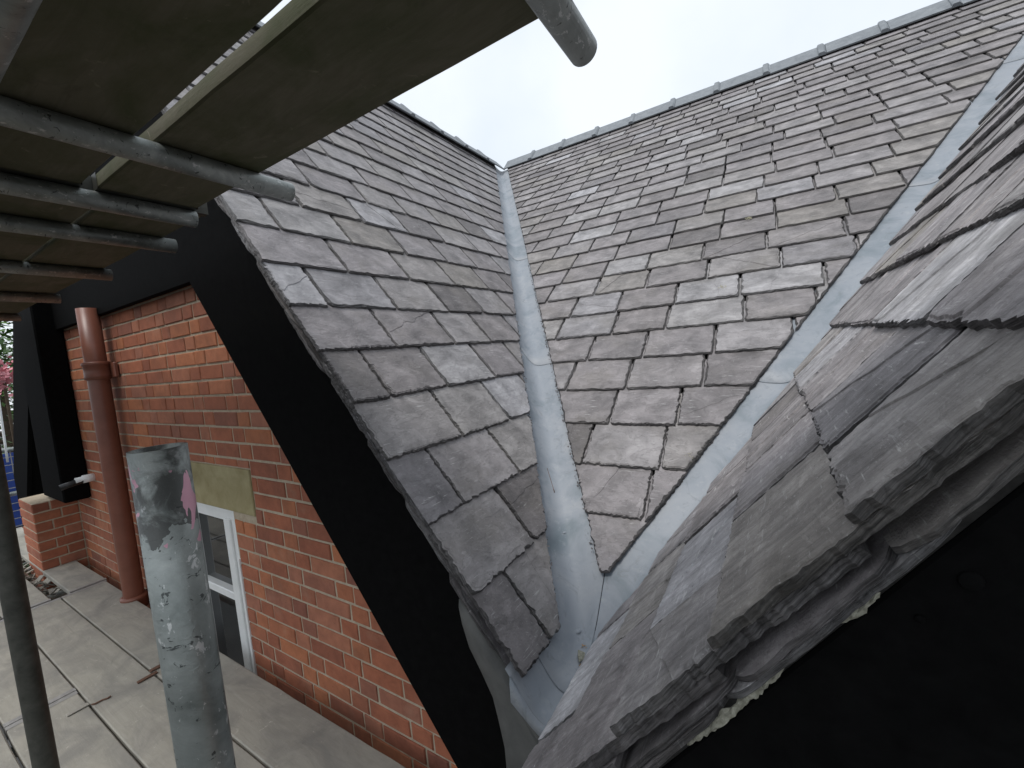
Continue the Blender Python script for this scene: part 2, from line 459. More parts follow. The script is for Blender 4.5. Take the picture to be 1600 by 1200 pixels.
# ------------------------------------------------------------------ slates
def slate_mesh(poly, t, hT, hH, L, sp, cham, jit, flake=0, rag=1.0):
    """poly in (u, w), CCW, tail at w = 0; top surface falls from hT at the tail to hH at w = L"""
    pts, vis = [], []
    n = len(poly)
    for i in range(n):
        a, b = poly[i], poly[(i + 1) % n]
        d = math.hypot(b[0] - a[0], b[1] - a[1])
        hid = min(a[1], b[1]) > 0.8 * L
        k = 1 if hid else max(1, int(round(d / sp)))
        nx, ny = (b[1] - a[1]) / max(d, 1e-6), -(b[0] - a[0]) / max(d, 1e-6)
        ph = random.random() * 100
        for j in range(k):
            f_ = j / k
            m = 0 if hid else (noise.noise(Vector((ph + f_ * d * 38, 3.1, 0))) * 1.3 + random.uniform(-.6, .6)) * jit
            if j == 0: m = -abs(m) * 1.5
            pts.append((a[0] + f_ * (b[0] - a[0]) + nx * m, a[1] + f_ * (b[1] - a[1]) + ny * m)); vis.append(not hid)
    N_ = len(pts)
    ar = area(pts)
    per = sum(math.dist(pts[i], pts[(i + 1) % N_]) for i in range(N_))
    cham = min(cham, 0.35 * 2 * ar / per)
    top = lambda w: hT + (hH - hT) * (w / L)
    sag = random.uniform(-1, 1) * 0.0012
    V, ring2, ring3 = [], [], []
    ph = random.random() * 100
    for i, (x, y) in enumerate(pts):
        a, b = pts[i - 1], pts[(i + 1) % N_]
        tx, ty = b[0] - a[0], b[1] - a[1]
        d = math.hypot(tx, ty) or 1
        nx, ny = -ty / d, tx / d            # inwards
        q = noise.noise(Vector((ph + i * 0.55, 1.7, 4))) * 0.5 + 0.5
        c1 = cham * (0.25 + 1.5 * q * q) * (1 if vis[i] else 0.3) * random.uniform(.75, 1.25)
        V.append((x, y, top(y) - t))
        ring2.append((x + nx * c1 * random.uniform(0, .45), y + ny * c1 * random.uniform(0, .45), top(y) - t * random.uniform(.3, .75)))
        ring3.append((x + nx * c1, y + ny * c1, top(y) - random.uniform(0, .0006) * rag))
    V = V + ring2 + ring3
    F = []
    for i in range(N_):
        j = (i + 1) % N_
        F.append((i, j, N_ + j, N_ + i)); F.append((N_ + i, N_ + j, 2 * N_ + j, 2 * N_ + i))
    F.append(tuple(range(2 * N_, 3 * N_)))
    F.append(tuple(range(N_ - 1, -1, -1)))
    for _ in range(flake):                  # a lamina still clinging to the face
        ins = [(x, y) for x, y, z in ring3]
        ang = random.choice((0, math.pi)) + random.gauss(0, .45) if rag > 1 else random.uniform(0, 2 * math.pi)
        cx = sum(p[0] for p in ins) / N_; cy = min(p[1] for p in ins) + 0.11
        ca, sa = math.cos(ang), math.sin(ang)
        off = random.uniform(-.03, .06)
        P = clip([(cx + (x - cx) * .965, cy + (y - cy) * .965) for x, y in ins], ca, sa, ca * cx + sa * cy - off)
        if len(P) < 3 or area(P) < 0.003: continue
        Q = []
        ph = random.random() * 50
        for i in range(len(P)):
            a, b = P[i], P[(i + 1) % len(P)]
            d = math.dist(a, b)
            k = max(1, int(d / 0.016)) if d > 0.03 else 1
            for j in range(k):
                f_ = j / k
                e = math.sin(f_ * math.pi)
                m = e * (noise.noise(Vector((ph + f_ * d * 16, 9, 0))) * 0.022 + random.uniform(-.0016, .0016)) if k > 2 else 0
                nx, ny = -(b[1] - a[1]) / d, (b[0] - a[0]) / d
                Q.append((a[0] + f_ * (b[0] - a[0]) + nx * m, a[1] + f_ * (b[1] - a[1]) + ny * m))
        h = random.uniform(.0010, .0024) * (1.5 if rag > 1 else 1); b0 = len(V); q = len(Q)
        V += [(x, y, top(y) - .0008) for x, y in Q]
        gx, gy = sum(p[0] for p in Q) / q, sum(p[1] for p in Q) / q
        V += [(x + (gx - x) * .02, y + (gy - y) * .02, top(y) + h) for x, y in Q]
        for i in range(q):
            j = (i + 1) % q
            F.append((b0 + i, b0 + j, b0 + q + j, b0 + q + i))
        F.append(tuple(range(b0 + q, b0 + 2 * q)))
    E_ = [1 if i < 2 * N_ else 0 for i in range(len(F))]
    return V, F, E_


def slate_obj(name, VFE, mat, root, mtx):
    V, F, E_ = VFE
    me = mesh(name, V, F)
    me.materials.append(mat); me.materials.append(M['slate_edge'])
    me.polygons.foreach_set('material_index', E_)
    return link(name, me, None, root, mtx)


class Slope:
    """a roof plane with origin on its lowest line; u along the courses, w up the slope, n outwards"""
    def __init__(s, o, u, w, hT):
        s.u, s.w = Vector(u).normalized(), Vector(w).normalized()
        s.n = s.u.cross(s.w).normalized()
        s.o = Vector(o) - s.n * hT        # base (batten) plane: tails come out on the measured plane

    def mtx(s, u, w, h=0.0, rz=0.0):
        p = s.o + s.u * u + s.w * w + s.n * h
        m = Matrix((s.u, s.w, s.n)).transposed().to_4x4()
        return Matrix.Translation(p) @ m @ Matrix.Rotation(rz, 4, 'Z')

    def pt(s, u, w, h=0.0):
        return s.o + s.u * u + s.w * w + s.n * h


TL, TR = 0.0105, 0.0125
HTL, HTR = 3.3 * TL, 3.3 * TR
PL = Slope((XG, 0, ZG), (0, 1, 0), (-1, 0, SL), HTL)           # u = y
PM = Slope((XG, Y0, ZG), (1, 0, 0), (0, 1, SM), HTL)           # u = x - XG
PR = Slope((XG, 0, ZG), (0, -1, 0), (1, 0, SL), HTR)           # u = -y
WTOP_L = (ZRIDGE - ZG) / SL * HL
WTOP_M = (YRIDGE - Y0) * HM


def half(p, q, side):
    """half-plane through p, q as (a, b, c) keeping the given side"""
    a, b = q[1] - p[1], -(q[0] - p[0])
    l = math.hypot(a, b); a, b = a / l * side, b / l * side
    return a, b, a * p[0] + b * p[1]


CLR = 0.093
# valley lines in slope coordinates
kL = VK / HL           # du per dw on the wings
kM = 1 / (VK * HM)     # du per dw on the main slope
hv = half((Y0, 0), (Y0 + kL, 1), 1); HV_L = (hv[0], hv[1], hv[2] - CLR)
hv = half((0, 0), (-kM, 1), -1); HV_M1 = (hv[0], hv[1], hv[2] - CLR)
hv = half((0, 0), (kM, 1), 1); HV_M2 = (hv[0], hv[1], hv[2] - CLR)
hv = half((-Y0, 0), (-Y0 - kL, 1), -1); HV_R = (hv[0], hv[1], hv[2] - CLR)


def lay(root, P, w0, g0, wtop, umin, umax, start, first, wid, halves, t, mat, near, chk=1.0, lift=.0022):
    k = 0
    w = w0
    while w < wtop - 0.05:
        g = g0[0] - g0[1] * w
        hT = 3.3 * t
        L = min(1.9 * g, wtop - w + 0.03)
        hH = hT + (t - hT) * (L / (1.9 * g))
        lo, hi = umin(w), umax(w, w + g)
        # joint positions, roughly half bonded, counted from the verge
        xs = [start(w)]
        sgn = 1 if hi >= xs[0] else -1
        d = first[k % 2] + random.uniform(-.02, .02)
        if P is PM and k == 0: d = .6
        while True:
            xs.append(xs[-1] + sgn * d)
            if (sgn > 0 and xs[-1] > hi) or (sgn < 0 and xs[-1] < lo): break
            d = (wid + random.uniform(-.05, .045)) * (1 - .02 * w)
        for a, b in zip(xs[:-1], xs[1:]):
            a, b = min(a, b), max(a, b)
            gap = random.uniform(.0016, .0048) * (1.6 if chk > 1 else 1)
            poly = [(a + gap, w + random.uniform(-.004, .004)), (b - gap, w + random.uniform(-.004, .004)), (b - gap, w + L), (a + gap, w + L)]
            if random.random() < .5:      # nibbled corner
                q = random.uniform(.006, .022)
                if random.random() < .5: poly = [(poly[0][0] + q, poly[0][1]), poly[1], poly[2], poly[3], (poly[0][0], poly[0][1] + q)]
                else: poly = [poly[0], (poly[1][0] - q, poly[1][1]), (poly[1][0], poly[1][1] + q), poly[2], poly[3]]
            for h in halves:
                poly = clip(poly, *h)
                if len(poly) < 3: break
            if len(poly) < 3: continue
            wmin = min(p[1] for p in poly)
            if wmin > w + g * .8 or area(poly) < .004: continue
            cu = (poly[0][0] + poly[1][0]) / 2
            wp = P.pt(cu, w, hT)
            dist = wp.length
            lod = 0 if dist < near[0] else (1 if dist < near[1] else 2)
            sp, ch, jt, fl = ((.0075, .0055 if chk > 1 else .009, .0042 if chk > 1 else .0034, random.choice((1, 1, 2, 3)) if chk > 1 else random.choice((0, 1, 1, 2))), (.020, .012, .003, random.choice((0, 0, 1))), (.05, .009, .0028, 0))[lod]
            loc = [(x - cu, y - w) for x, y in poly]
            tt = t * random.uniform(.85, 1.2)
            VFE = slate_mesh(loc, tt, hT, hH, L, sp, ch, jt, fl, 2.0 if chk > 1 else 1.0)
            mtx = P.mtx(cu, w, random.uniform(0, lift), random.uniform(-.008, .008)) @ Matrix.Rotation(random.uniform(-.005, .005) * (2.2 if chk > 1 else 1), 4, 'Y') @ Matrix.Rotation(random.uniform(0, .006), 4, 'X')
            slate_obj('slate', VFE, mat, root, mtx)
        w += g
        k += 1


def deck(root, P, poly, h, mat=None):
    n = len(poly)
    v = [tuple(P.pt(u, w, h)) for u, w in poly] + [tuple(P.pt(u, w, h - .02)) for u, w in poly]
    f = [tuple(range(n)), tuple(range(2 * n - 1, n - 1, -1))] + [(i, i + n, (i + 1) % n + n, (i + 1) % n) for i in range(n)]
    obj('roofing_felt', v, f, mat or M['felt'], root, P.pt(poly[0][0], poly[0][1], h))


roofL = thing('roof_slope', (-2.0, 2.0, ZG), 'slate roof slope above the black bargeboard, rising to the left', 'roof')
roofM = thing('roof_slope', (XG, Y0, ZG), 'slate roof slope facing the viewer between the two lead valleys', 'roof')
roofR = thing('roof_slope', (1.0, 2.0, ZG), 'close-up riven slate roof slope along the right side, seen at a glancing angle', 'roof')

deck(roofL, PL, [(YL + .03, .06), (Y0 + kL * .06, .06), (Y0 + kL * WTOP_L, WTOP_L), (YL + .03, WTOP_L)], -.012)
deck(roofM, PM, [(0, 0), (kM * WTOP_M, WTOP_M), (-kM * WTOP_M, WTOP_M)], -.012)
deck(roofR, PR, [(-Y0 - kL * .06, .06), (-YRV - .03, .06), (-YRV - .03, WTOP_L), (-Y0 - kL * WTOP_L, WTOP_L)], -.012)

lay(roofL, PL, .100, (.240, .0125), WTOP_L, lambda w: YL, lambda w, w2: Y0 + kL * w2, lambda w: YL + random.uniform(-.008, .006), (.18, .365), .36,
    [HV_L], TL, M['slate'], (1.9, 3.0))
random.seed(21)
lay(roofM, PM, .225, (.2335, .0152), WTOP_M, lambda w: -kM * w - .3, lambda w, w2: kM * w2, lambda w: -kM * (w + .23), (.26, .43), .345,
    [HV_M1, HV_M2, (0, -1, -.243)], TL, M['slate'], (2.0, 3.0))
random.seed(5)
lay(roofR, PR, .105, (.2175, .006), WTOP_L, lambda w: -Y0 - kL * (w + .22), lambda w, w2: -9, lambda w: -YRV + random.uniform(-.006, .01), (.235, .36), .34,
    [HV_R], TR, M['slate_near'], (1.7, 2.6), 1.5, .007)


# undercloak slates along both verges, bedded in mortar
def undercloak(root, P, edge, sign, wtop, t, mat, layers, near):
    for li, (h, out) in enumerate(layers):
        w = .10 + li * .07
        while w < wtop:
            Lg = random.uniform(.22, .40)
            o = out + random.uniform(-.012, .014)
            n = 14 if w < near else 5
            pts = []
            ph = random.random() * 60
            for i in range(n + 1):
                f_ = i / n
                e = 0
                if f_ < .12: e = (.12 - f_) * .16
                if f_ > .9: e = (f_ - .9) * .25
                pts.append((o - e * 1.2 + noise.noise(Vector((ph + f_ * 3, li, 0))) * .006 + random.uniform(-.0015, .0015), w + Lg * f_))
            poly = pts + [(-.16, w + Lg), (-.16, w)]
            poly = [(edge + sign * a, b) for a, b in poly]
            if area(poly) < 0: poly = poly[::-1]
            cu, cw = edge, w
            VFE = slate_mesh([(a - cu, b - cw) for a, b in poly], t, t, t, 10, .016, .003, .0018)
            slate_obj('undercloak_slate', VFE, mat, root, P.mtx(cu, cw, h, random.uniform(-.01, .01)))
            w += Lg - .012


random.seed(11)
undercloak(roofL, PL, YL, -1, WTOP_L, .006, M['slate'], [(-.006, -.002), (-.013, -.006)], 1.6)
undercloak(roofR, PR, -YRV, 1, 2.4, .0065, M['slate_near'], [(-.009, -.007), (-.018, -.003)], 1.9)


def mortar_strip(root, P, edge, sign, segs, h):
    for w0, w1, th in segs:
        n = int((w1 - w0) / .005)
        v, f = [], []
        for i in range(n + 1):
            w = w0 + (w1 - w0) * i / n
            e = math.sin(math.pi * i / n) ** .5
            for j in range(5):
                a = math.pi * (j / 4 - .5)
                r = th * e * (.85 + .9 * noise.noise(Vector((w * 110, j * 1.9, h * 10))) + random.uniform(-.25, .25))
                v.append(tuple(P.pt(edge + sign * (math.cos(a) * r * .7 - .016), w, h + math.sin(a) * r * .55)))
        for i in range(n):
            for j in range(4):
                f.append((i * 5 + j, i * 5 + j + 1, i * 5 + j + 6, i * 5 + j + 5))
        me = obj('mortar', v, f, M['mortar_pale'], root, P.pt(edge, w0, h))
        bm = bmesh.new(); bm.from_mesh(me.data); bmesh.ops.recalc_face_normals(bm, faces=bm.faces[:]); bm.to_mesh(me.data); bm.free()


mortar_strip(roofR, PR, -YRV, 1, [(.62, .79, .010), (.87, .92, .008)], -.022)
mortar_strip(roofL, PL, YL, -1, [(.44, .53, .006)], -.014)

# lichen spot and a little moss on the main slope
for (px, py, r) in [(1077, 712, .018), (1170, 340, .02), (1128, 448, .02)]:
    d = pix(px, py)
    nrm = PM.n
    tt = (PM.o + PM.n * (HTL + .0008)).dot(nrm) / d.dot(nrm)
    c = d * tt
    v, f = [], []
    for q in range(26):
        a, rr = random.uniform(0, 6.28), r * random.random() ** .7
        s_ = random.uniform(.0016, .0042)
        cc = c + PM.u * (rr * math.cos(a)) + PM.w * (rr * math.sin(a))
        b = len(v)
        for i in range(6):
            an = i * math.pi / 3
            v.append(tuple(cc + PM.u * (s_ * math.cos(an)) + PM.w * (s_ * math.sin(an)) - PM.n * .004))
        v.append(tuple(cc + PM.n * .0012))
        for i in range(6): f.append((b + i, b + (i + 1) % 6, b + 6))
    tag(obj('lichen', v, f, M['lichen'], roofM, c), kind='stuff')


# crumbs of old bedding mortar where the slates were cut along the middle valley
random.seed(77)
for root, P, side in ((roofM, PM, 0), (roofL, PL, 1)):
    v, f = [], []
    for q in range(150):
        w = random.uniform(.3, 2.6) if side == 0 else random.uniform(.12, 2.0)
        u = (-kM * w + (CLR - .006) * math.hypot(1, kM)) if side == 0 else (Y0 + kL * w - (CLR - .006) * math.hypot(1, kL))
        c = P.pt(u + random.uniform(-.006, .004) * (1 if side == 0 else -1), w, random.uniform(.006, .026))
        r = random.uniform(.002, .0055); b = len(v)
        for (i, j, k_) in ((1, 0, 0), (-1, 0, 0), (0, 1, 0), (0, -1, 0), (0, 0, 1), (0, 0, -1)):
            v.append(tuple(c + Vector((i, j, k_)) * r * random.uniform(.6, 1.3)))
        f += [tuple(b + i for i in t3) for t3 in ((0, 2, 4), (2, 1, 4), (1, 3, 4), (3, 0, 4), (2, 0, 5), (1, 2, 5), (3, 1, 5), (0, 3, 5))]
    tag(obj('mortar_crumbs', v, f, M['slate'], root, P.pt(0 if side == 0 else Y0, .3)), kind='stuff')


# ridge tiles
def ridge_tile_mesh(L):
    """angular clay ridge along local Y, apex at z = 0, with a rolled collar at one end"""
    def ring(y, g):
        out = []
        for x, z in ((-.150, -.150), (-.022, -.012), (-.010, 0.0), (.010, 0.0), (.022, -.012), (.150, -.150)):
            out.append((x * (1 + g * 2), y, z + g))
        for x, z in ((.138, -.158), (0.0, -.03), (-.138, -.158)):
            out.append((x, y, z + g * .2))
        return out
    ys = [(0, 0), (L * .86, 0), (L * .865, .014), (L * .88, .020), (L * .955, .020), (L * .97, .014), (L * .995, 0)]
    v, f = [], []
    for y, g in ys: v += ring(y, g)
    n = 9
    for k in range(len(ys) - 1):
        for i in range(n):
            j = (i + 1) % n
            f.append((k * n + i, k * n + j, (k + 1) * n + j, (k + 1) * n + i))
    f.append(tuple(range(n - 1, -1, -1))); f.append(tuple((len(ys) - 1) * n + i for i in range(n)))
    me = mesh('ridge_tile', v, f)
    bm = bmesh.new(); bm.from_mesh(me); bmesh.ops.recalc_face_normals(bm, faces=bm.faces[:]); bm.to_mesh(me); bm.free()
    me.materials.append(M['ridge'])
    return me


TLEN = 0.46
rt_me = ridge_tile_mesh(TLEN)
x = XRIDGE + .12
while x < XG - XRIDGE + XG + .6:
    # the main ridge runs along X: turn local Y onto +X
    link('ridge_tile', rt_me, None, roofM, Matrix.Translation((x, YRIDGE + .02, ZRIDGE + .068 + random.uniform(-.004, .004))) @ Matrix.Rotation(-math.pi / 2 + random.uniform(-.004, .004), 4, 'Z'))
    x += TLEN
y = YRIDGE - .1
while y > YL - .2:
    link('ridge_tile', rt_me, None, roofL, Matrix.Translation((XRIDGE - .02, y, ZRIDGE + .068 + random.uniform(-.004, .004))) @ Matrix.Rotation(math.pi + random.uniform(-.004, .004), 4, 'Z'))
    y -= TLEN


# ------------------------------------------------------------------ lead
def smax(a, b, k):
    h = max(k - abs(a - b), 0) / k
    return max(a, b) + h * h * k * .25


oL = PL.o.z + SL * PL.o.x; oR = PR.o.z - SL * PR.o.x; oM = PM.o.z - SM * PM.o.y


def lead_z(x, y):
    g = smax(oL - SL * x, oR + SL * x, .14)
    return smax(g, oM + SM * y, .05)


def lead_sheet(name, rows, off, parent, mat, curl=0.0):
    """rows: list of lists of (x, y); lies on the valley boards, 'off' metres proud, with real thickness"""
    V = []
    nr, nc = len(rows), len(rows[0])
    for i, row in enumerate(rows):
        for (x, y) in row:
            z = lead_z(x, y) + off + .0035 * noise.noise(Vector((x * 9, y * 9, 1.3)))
            V.append((x, y, z))
    top = nr * nc
    V += [(x, y, z - .0028) for x, y, z in V]
    F = []
    for i in range(nr - 1):
        for j in range(nc - 1):
            a = i * nc + j
            q = (a, a + 1, a + nc + 1, a + nc)
            F.append(q); F.append(tuple(top + k for k in reversed(q)))
    border = [j for j in range(nc)] + [i * nc + nc - 1 for i in range(1, nr)] + [(nr - 1) * nc + j for j in range(nc - 2, -1, -1)] + [i * nc for i in range(nr - 2, 0, -1)]
    for k in range(len(border)):
        a, b = border[k], border[(k + 1) % len(border)]
        F.append((b, a, top + a, top + b))
    me = obj(name, V, F, mat, parent, V[nc // 2], smooth=False)
    bm = bmesh.new(); bm.from_mesh(me.data); bmesh.ops.recalc_face_normals(bm, faces=bm.faces[:]); bm.to_mesh(me.data); bm.free()
    for p in me.data.polygons: p.use_smooth = True
    me.data.update()
    bpy.context.view_layer.objects.active = me
    return me


def valley_rows(sgn, ya, yb, bow):
    rows = []
    n = max(8, int((yb - ya) / .045))
    for i in range(n + 1):
        row = []
        for j in range(19):
            d = -.17 + .34 * j / 18
            y = ya + (yb - ya) * i / n
            if i == 0 or i == 1: y -= bow * (1 - (d / .17) ** 2) * (1 if i == 0 else .3)
            xc = XG + sgn * max(0, y - Y0) / VK
            x = xc + d
            # both sheets stop at the seam below the tip of the main slope
            lim = XG + .012 * math.sin(y * 7) - (.003 if sgn < 0 else 0)
            if y < Y0 + .30:
                x = min(x, lim) if sgn < 0 else max(x, lim + .001)
            row.append((x, y))
        rows.append(row)
    return rows


vl = thing('lead_valley', (XG - .6, Y0 + 1, lead_z(XG - .6, Y0 + .94)), 'pale blue-grey lead valley running straight up the middle to the roof junction', 'valley gutter')
for k, (a, b) in enumerate([(1.02, 2.31), (2.24, 3.36), (3.28, YRIDGE - .05)]):
    lead_sheet('lead_sheet', valley_rows(-1, a, b, .03), .005 + .004 * k, vl, M['lead'])
vr = thing('lead_valley', (XG + .6, Y0 + 1, lead_z(XG + .6, Y0 + .94)), 'pale blue-grey lead valley slanting up to the top right corner beside the close-up slates', 'valley gutter')
for k, (a, b) in enumerate([(1.00, 2.15), (2.08, 3.25), (3.17, 4.3), (4.22, YRIDGE - .05)]):
    lead_sheet('lead_sheet', valley_rows(1, a, b, .03), .010 + .004 * k, vr, M['lead'])

gt = thing('lead_gutter', (XG, YL, ZG - .05), 'lead gutter outlet where both valleys meet, with apron folded over the front', 'gutter')
rows = []
for i in range(9):
    y = YL - .01 + (Y0 + .08 - YL) * i / 8
    rows.append([(XG - .115 + .285 * j / 18, y) for j in range(19)])
lead_sheet('lead_sheet', rows, .0008, gt, M['lead'])
# apron: rolls over the front edge and hangs down in front of the bargeboard foot
V, F = [], []
prof = [(YL - .008, .0), (YL - .012, -.002), (YL - .016, -.007), (YL - .018, -.014), (YL - .018, -.026)]
nc = 22
for k, (yy, dz) in enumerate(prof):
    for j in range(nc):
        f_ = j / (nc - 1)
        x0, x1 = XG - .10, XG + .17
        zz = lead_z(x0 + (x1 - x0) * f_, YL) + .001
        # hangs from the cross-section and spreads out sideways below it
        if k > 3:
            q = (k - 3) / 5
            zf = ZG - .02 - .50 * q
            zz2 = zz * (1 - min(1, q * 1.6)) + zf * min(1, q * 1.6)
            zt = min(zz + dz, zz2 + dz * .2)
        else:
            zt = zz + dz
        V.append((x0 + (x1 - x0) * f_, yy + .004 * noise.noise(Vector((f_ * 5, k * .6, 2))), zt))
for k in range(len(prof) - 1):
    for j in range(nc - 1):
        a = k * nc + j
        F.append((a, a + nc, a + nc + 1, a + 1))
ap = obj('apron_lip', V, F, M['lead'], gt, (XG, YL, ZG), smooth=True)
# flashing in a darker grey than the lead, behind and beside it, over the foot of the bargeboard
edge = [(715, 950), (722, 975), (735, 1010), (752, 1050), (770, 1090), (780, 1130), (788, 1170), (794, 1230)]
V, F = [], []
edge.insert(0, (712, 940))
for k, (px, py) in enumerate(edge):
    d = pix(px, py); yy = YL + .001; p = d * (yy / d.y)
    for j in range(9):
        f_ = j / 8
        x = p.x + (XG + .20 - p.x) * f_
        ztop = min(p.z, lead_z(x, YL) - (.003 if k == 0 else .022 + k * .012), oL - SL * x + (.004 if k == 0 else -.012))
        yy = YL + (.016 if k == 0 else .004 if k == 1 else .001)
        V.append((x, yy + .010 * noise.noise(Vector((f_ * 3, k * .5, 7))) - (.012 if k > 1 else 0) * math.sin(f_ * 3.1), p.z if j == 0 else min(p.z, ztop)))
for k in range(len(edge) - 1):
    for j in range(8):
        a = k * 9 + j
        F.append((a, a + 9, a + 10, a + 1))
fl = obj('flashing', V, F, M['lead_dark'], gt, (XG - .2, YL, ZG), smooth=True)
for o in (ap, fl):
    bm = bmesh.new(); bm.from_mesh(o.data)
    bmesh.ops.solidify(bm, geom=bm.faces[:], thickness=.0025)
    bmesh.ops.recalc_face_normals(bm, faces=bm.faces[:]); bm.to_mesh(o.data); bm.free()
    for p in o.data.polygons: p.use_smooth = True


def on_lead(px, py):
    d = pix(px, py); lo, hi = .3, 6
    for _ in range(60):
        m_ = (lo + hi) / 2; p = d * (m_ / d.y) if d.y else d
        if p.z > lead_z(p.x, p.y) + .004: lo = m_
        else: hi = m_
    return p


# lumps of dressed lead, debris at the seam, a stray nail
def blob(name, c, r, mat, parent, flat=.35, seed=0, n=10):
    v, f = [], []
    for k in range(4):
        t_ = k / 3 * math.pi / 2
        for i in range(n):
            a = 2 * math.pi * i / n
            rr = r * math.cos(t_) * (1 + .35 * noise.noise(Vector((math.cos(a) * 1.5 + seed, math.sin(a) * 1.5, k * .4)))) + 1e-5
            v.append((c.x + rr * math.cos(a), c.y + rr * math.sin(a), c.z + r * flat * math.sin(t_) - .003 + rr * 0))
    for k in range(3):
        for i in range(n):
            j = (i + 1) % n
            f.append((k * n + i, k * n + j, (k + 1) * n + j, (k + 1) * n + i))
    f.append(tuple(3 * n + i for i in range(n)))
    return obj(name, v, f, mat, parent, c)


blob('lead_dab', on_lead(902, 984), .016, M['lead'], vl, .4, 3)
blob('lead_dab', on_lead(881, 830), .011, M['lead'], vl, .3, 8)
p = on_lead(908, 1028)
scrap = obj('lead_scrap', [tuple(p + Vector(q)) for q in [(-.016, .016, .012), (.006, .020, .006), (.012, -.004, .006), (.008, -.030, .010), (-.004, -.012, .014)]],
            [(0, 4, 3, 2, 1)], M['ridge'], None, p)
tag(scrap, 'small grey offcut lying across the seam at the gutter outlet', 'scrap')
sm = scrap.modifiers.new('thickness', 'SOLIDIFY'); sm.thickness = .003
scrap.data.materials.clear(); scrap.data.materials.append(M['mortar_pale'])
random.seed(3)
for i, (px, py, lb) in enumerate([(913, 1010, 'orange-brown leaf crumbs caught in the seam above the grey offcut'), (911, 1038, 'orange-brown leaf crumbs caught in the seam below the grey offcut')]):
    c = on_lead(px, py)
    v, f = [], []
    for q in range(22):
        cc = c + Vector((random.gauss(0, .004), random.gauss(0, .008), .002 + random.random() * .004))
        ax = Vector((random.uniform(-1, 1), random.uniform(-1, 1), random.uniform(-.4, .4))).normalized()
        bx = ax.cross(Vector((random.random(), random.random(), 1))).normalized()
        s_ = random.uniform(.0015, .004); b = len(v)
        v += [tuple(cc + ax * s_), tuple(cc + bx * s_ * .6), tuple(cc - ax * s_), tuple(cc - bx * s_ * .6)]
        f.append((b, b + 1, b + 2, b + 3))
    tag(obj('leaf_debris', v, f, M['leaf_dead'], None, c), lb, 'leaf litter', kind='stuff')
p = on_lead(867, 770)
me, mt = tube_mesh('nail', p + Vector((0, 0, -.004)), p + Vector((-.003, -.004, .018)), .0018, .0008, 8)
nl = link('nail', me, M['rust'], None, mt)
tag(nl, 'small rusty nail standing in the middle lead valley', 'nail')


# ------------------------------------------------------------------ bargeboards
def rake_poly(cx, s, top, bot, xa, xb):
    """strip below the line z = cx + s*x between perpendicular depths top..bot, vertical ends"""
    H = math.hypot(1, s)
    return [(xa, cx + s * xa - bot * H), (xb, cx + s * xb - bot * H), (xb, cx + s * xb - top * H), (xa, cx + s * xa - top * H)]


CL = ZG + SL * XG        # L surface: z = CL - SL x
CR = ZG - SL * XG
bb = thing('barge_board', (-2.0, .93, -1.6), 'deep black bargeboard slanting down beside the red brick wall', 'bargeboard')
prism('board', rake_poly(CL, -SL, HTL + .016, .515, -3.55, -.62), .915, .945, M['black'], bb, .003)
prism('soffit', rake_poly(CL, -SL, .478, .508, -3.5, -.66), .947, 1.03, M['black'], bb)
# far rake of the same gable
ZLR = .615 + 1.3 * 4.95   # lower edge: z = ZLR + 1.3 x
bb2 = thing('barge_board', (-5.6, .93, -1.5), 'black bargeboard at the far left end of the gable, seen almost edge on', 'bargeboard')
prism('board', rake_poly(ZLR, 1.3, -.45, 0, -6.62, -3.6), .895, .925, M['black'], bb2, .003)
prism('soffit', rake_poly(ZLR, 1.3, -.06, -.03, -6.6, -3.5), .927, 1.24, M['black'], bb2)
# collar across the gable
bb3 = thing('barge_board', (-3.4, .96, .46), 'black horizontal collar board across the gable under the upper scaffold', 'collar board')
prism('board', [(-4.75, .455), (-2.2, .455), (-2.2, 1.0), (-3.6, 2.6), (-4.75, .95)], .955, .99, M['black'], bb3, .003)
# near wing
bb4 = thing('barge_board', (.6, .52, -1.0), 'near-black bargeboard filling the lower right corner below the close-up slates', 'bargeboard')
prism('board', rake_poly(CR, SL, HTR + .03, .56, -.45, 3.1), .505, .535, M['black'], bb4, .003)
prism('soffit', rake_poly(CR, SL, .52, .55, -.40, 3.0), .537, .63, M['black'], bb4)
for (px, py, r) in [(1517, 907, .009), (1437, 966, .004)]:
    d = pix(px, py); p = d * (.5045 / d.y)
    v, f = [], []
    for k, (rr, yy) in enumerate([(r, 0), (r * .92, -.0022), (r * .4, -.0030)]):
        for i in range(16):
            a = 2 * math.pi * i / 16
            v.append((p.x + rr * math.cos(a), p.y + yy, p.z + rr * math.sin(a)))
    for k in range(2):
        for i in range(16):
            f.append((k * 16 + i, k * 16 + (i + 1) % 16, (k + 1) * 16 + (i + 1) % 16, (k + 1) * 16 + i))
    f.append(tuple(32 + i for i in range(16)))
    obj('screw_plug', v, f, M['black'], bb4, p)

# ------------------------------------------------------------------ brick gable wall
GA = 0.0782
OX0, OX1, OZ0, OZ1 = -3.02, -2.352, -2.2, -.682      # window opening
LX0, LX1, LZ0, LZ1 = -3.16, -2.128, -.680, -.452     # lintel
wall = thing('gable_wall', (-2.8, WALL + .1, GROUND), 'red brick gable wall with buff mortar joints and a stone lintel', 'wall')
outer = [(-5.02, GROUND), (-.70, GROUND), (-.70, CL + SL * .70 - .075), (-3.5, 2.75), (-5.02, .58)]
yb0, yb1 = WALL + .005, WALL + .24


def pieces():
    a = clip(outer, 1, 0, OX0)                                    # left of the opening
    b = clip(outer, -1, 0, -OX1)                                  # right of it
    m_ = clip(clip(outer, -1, 0, -OX0), 1, 0, OX1)
    yield a; yield b
    yield clip(m_, 0, -1, -OZ1); yield clip(m_, 0, 1, OZ0)


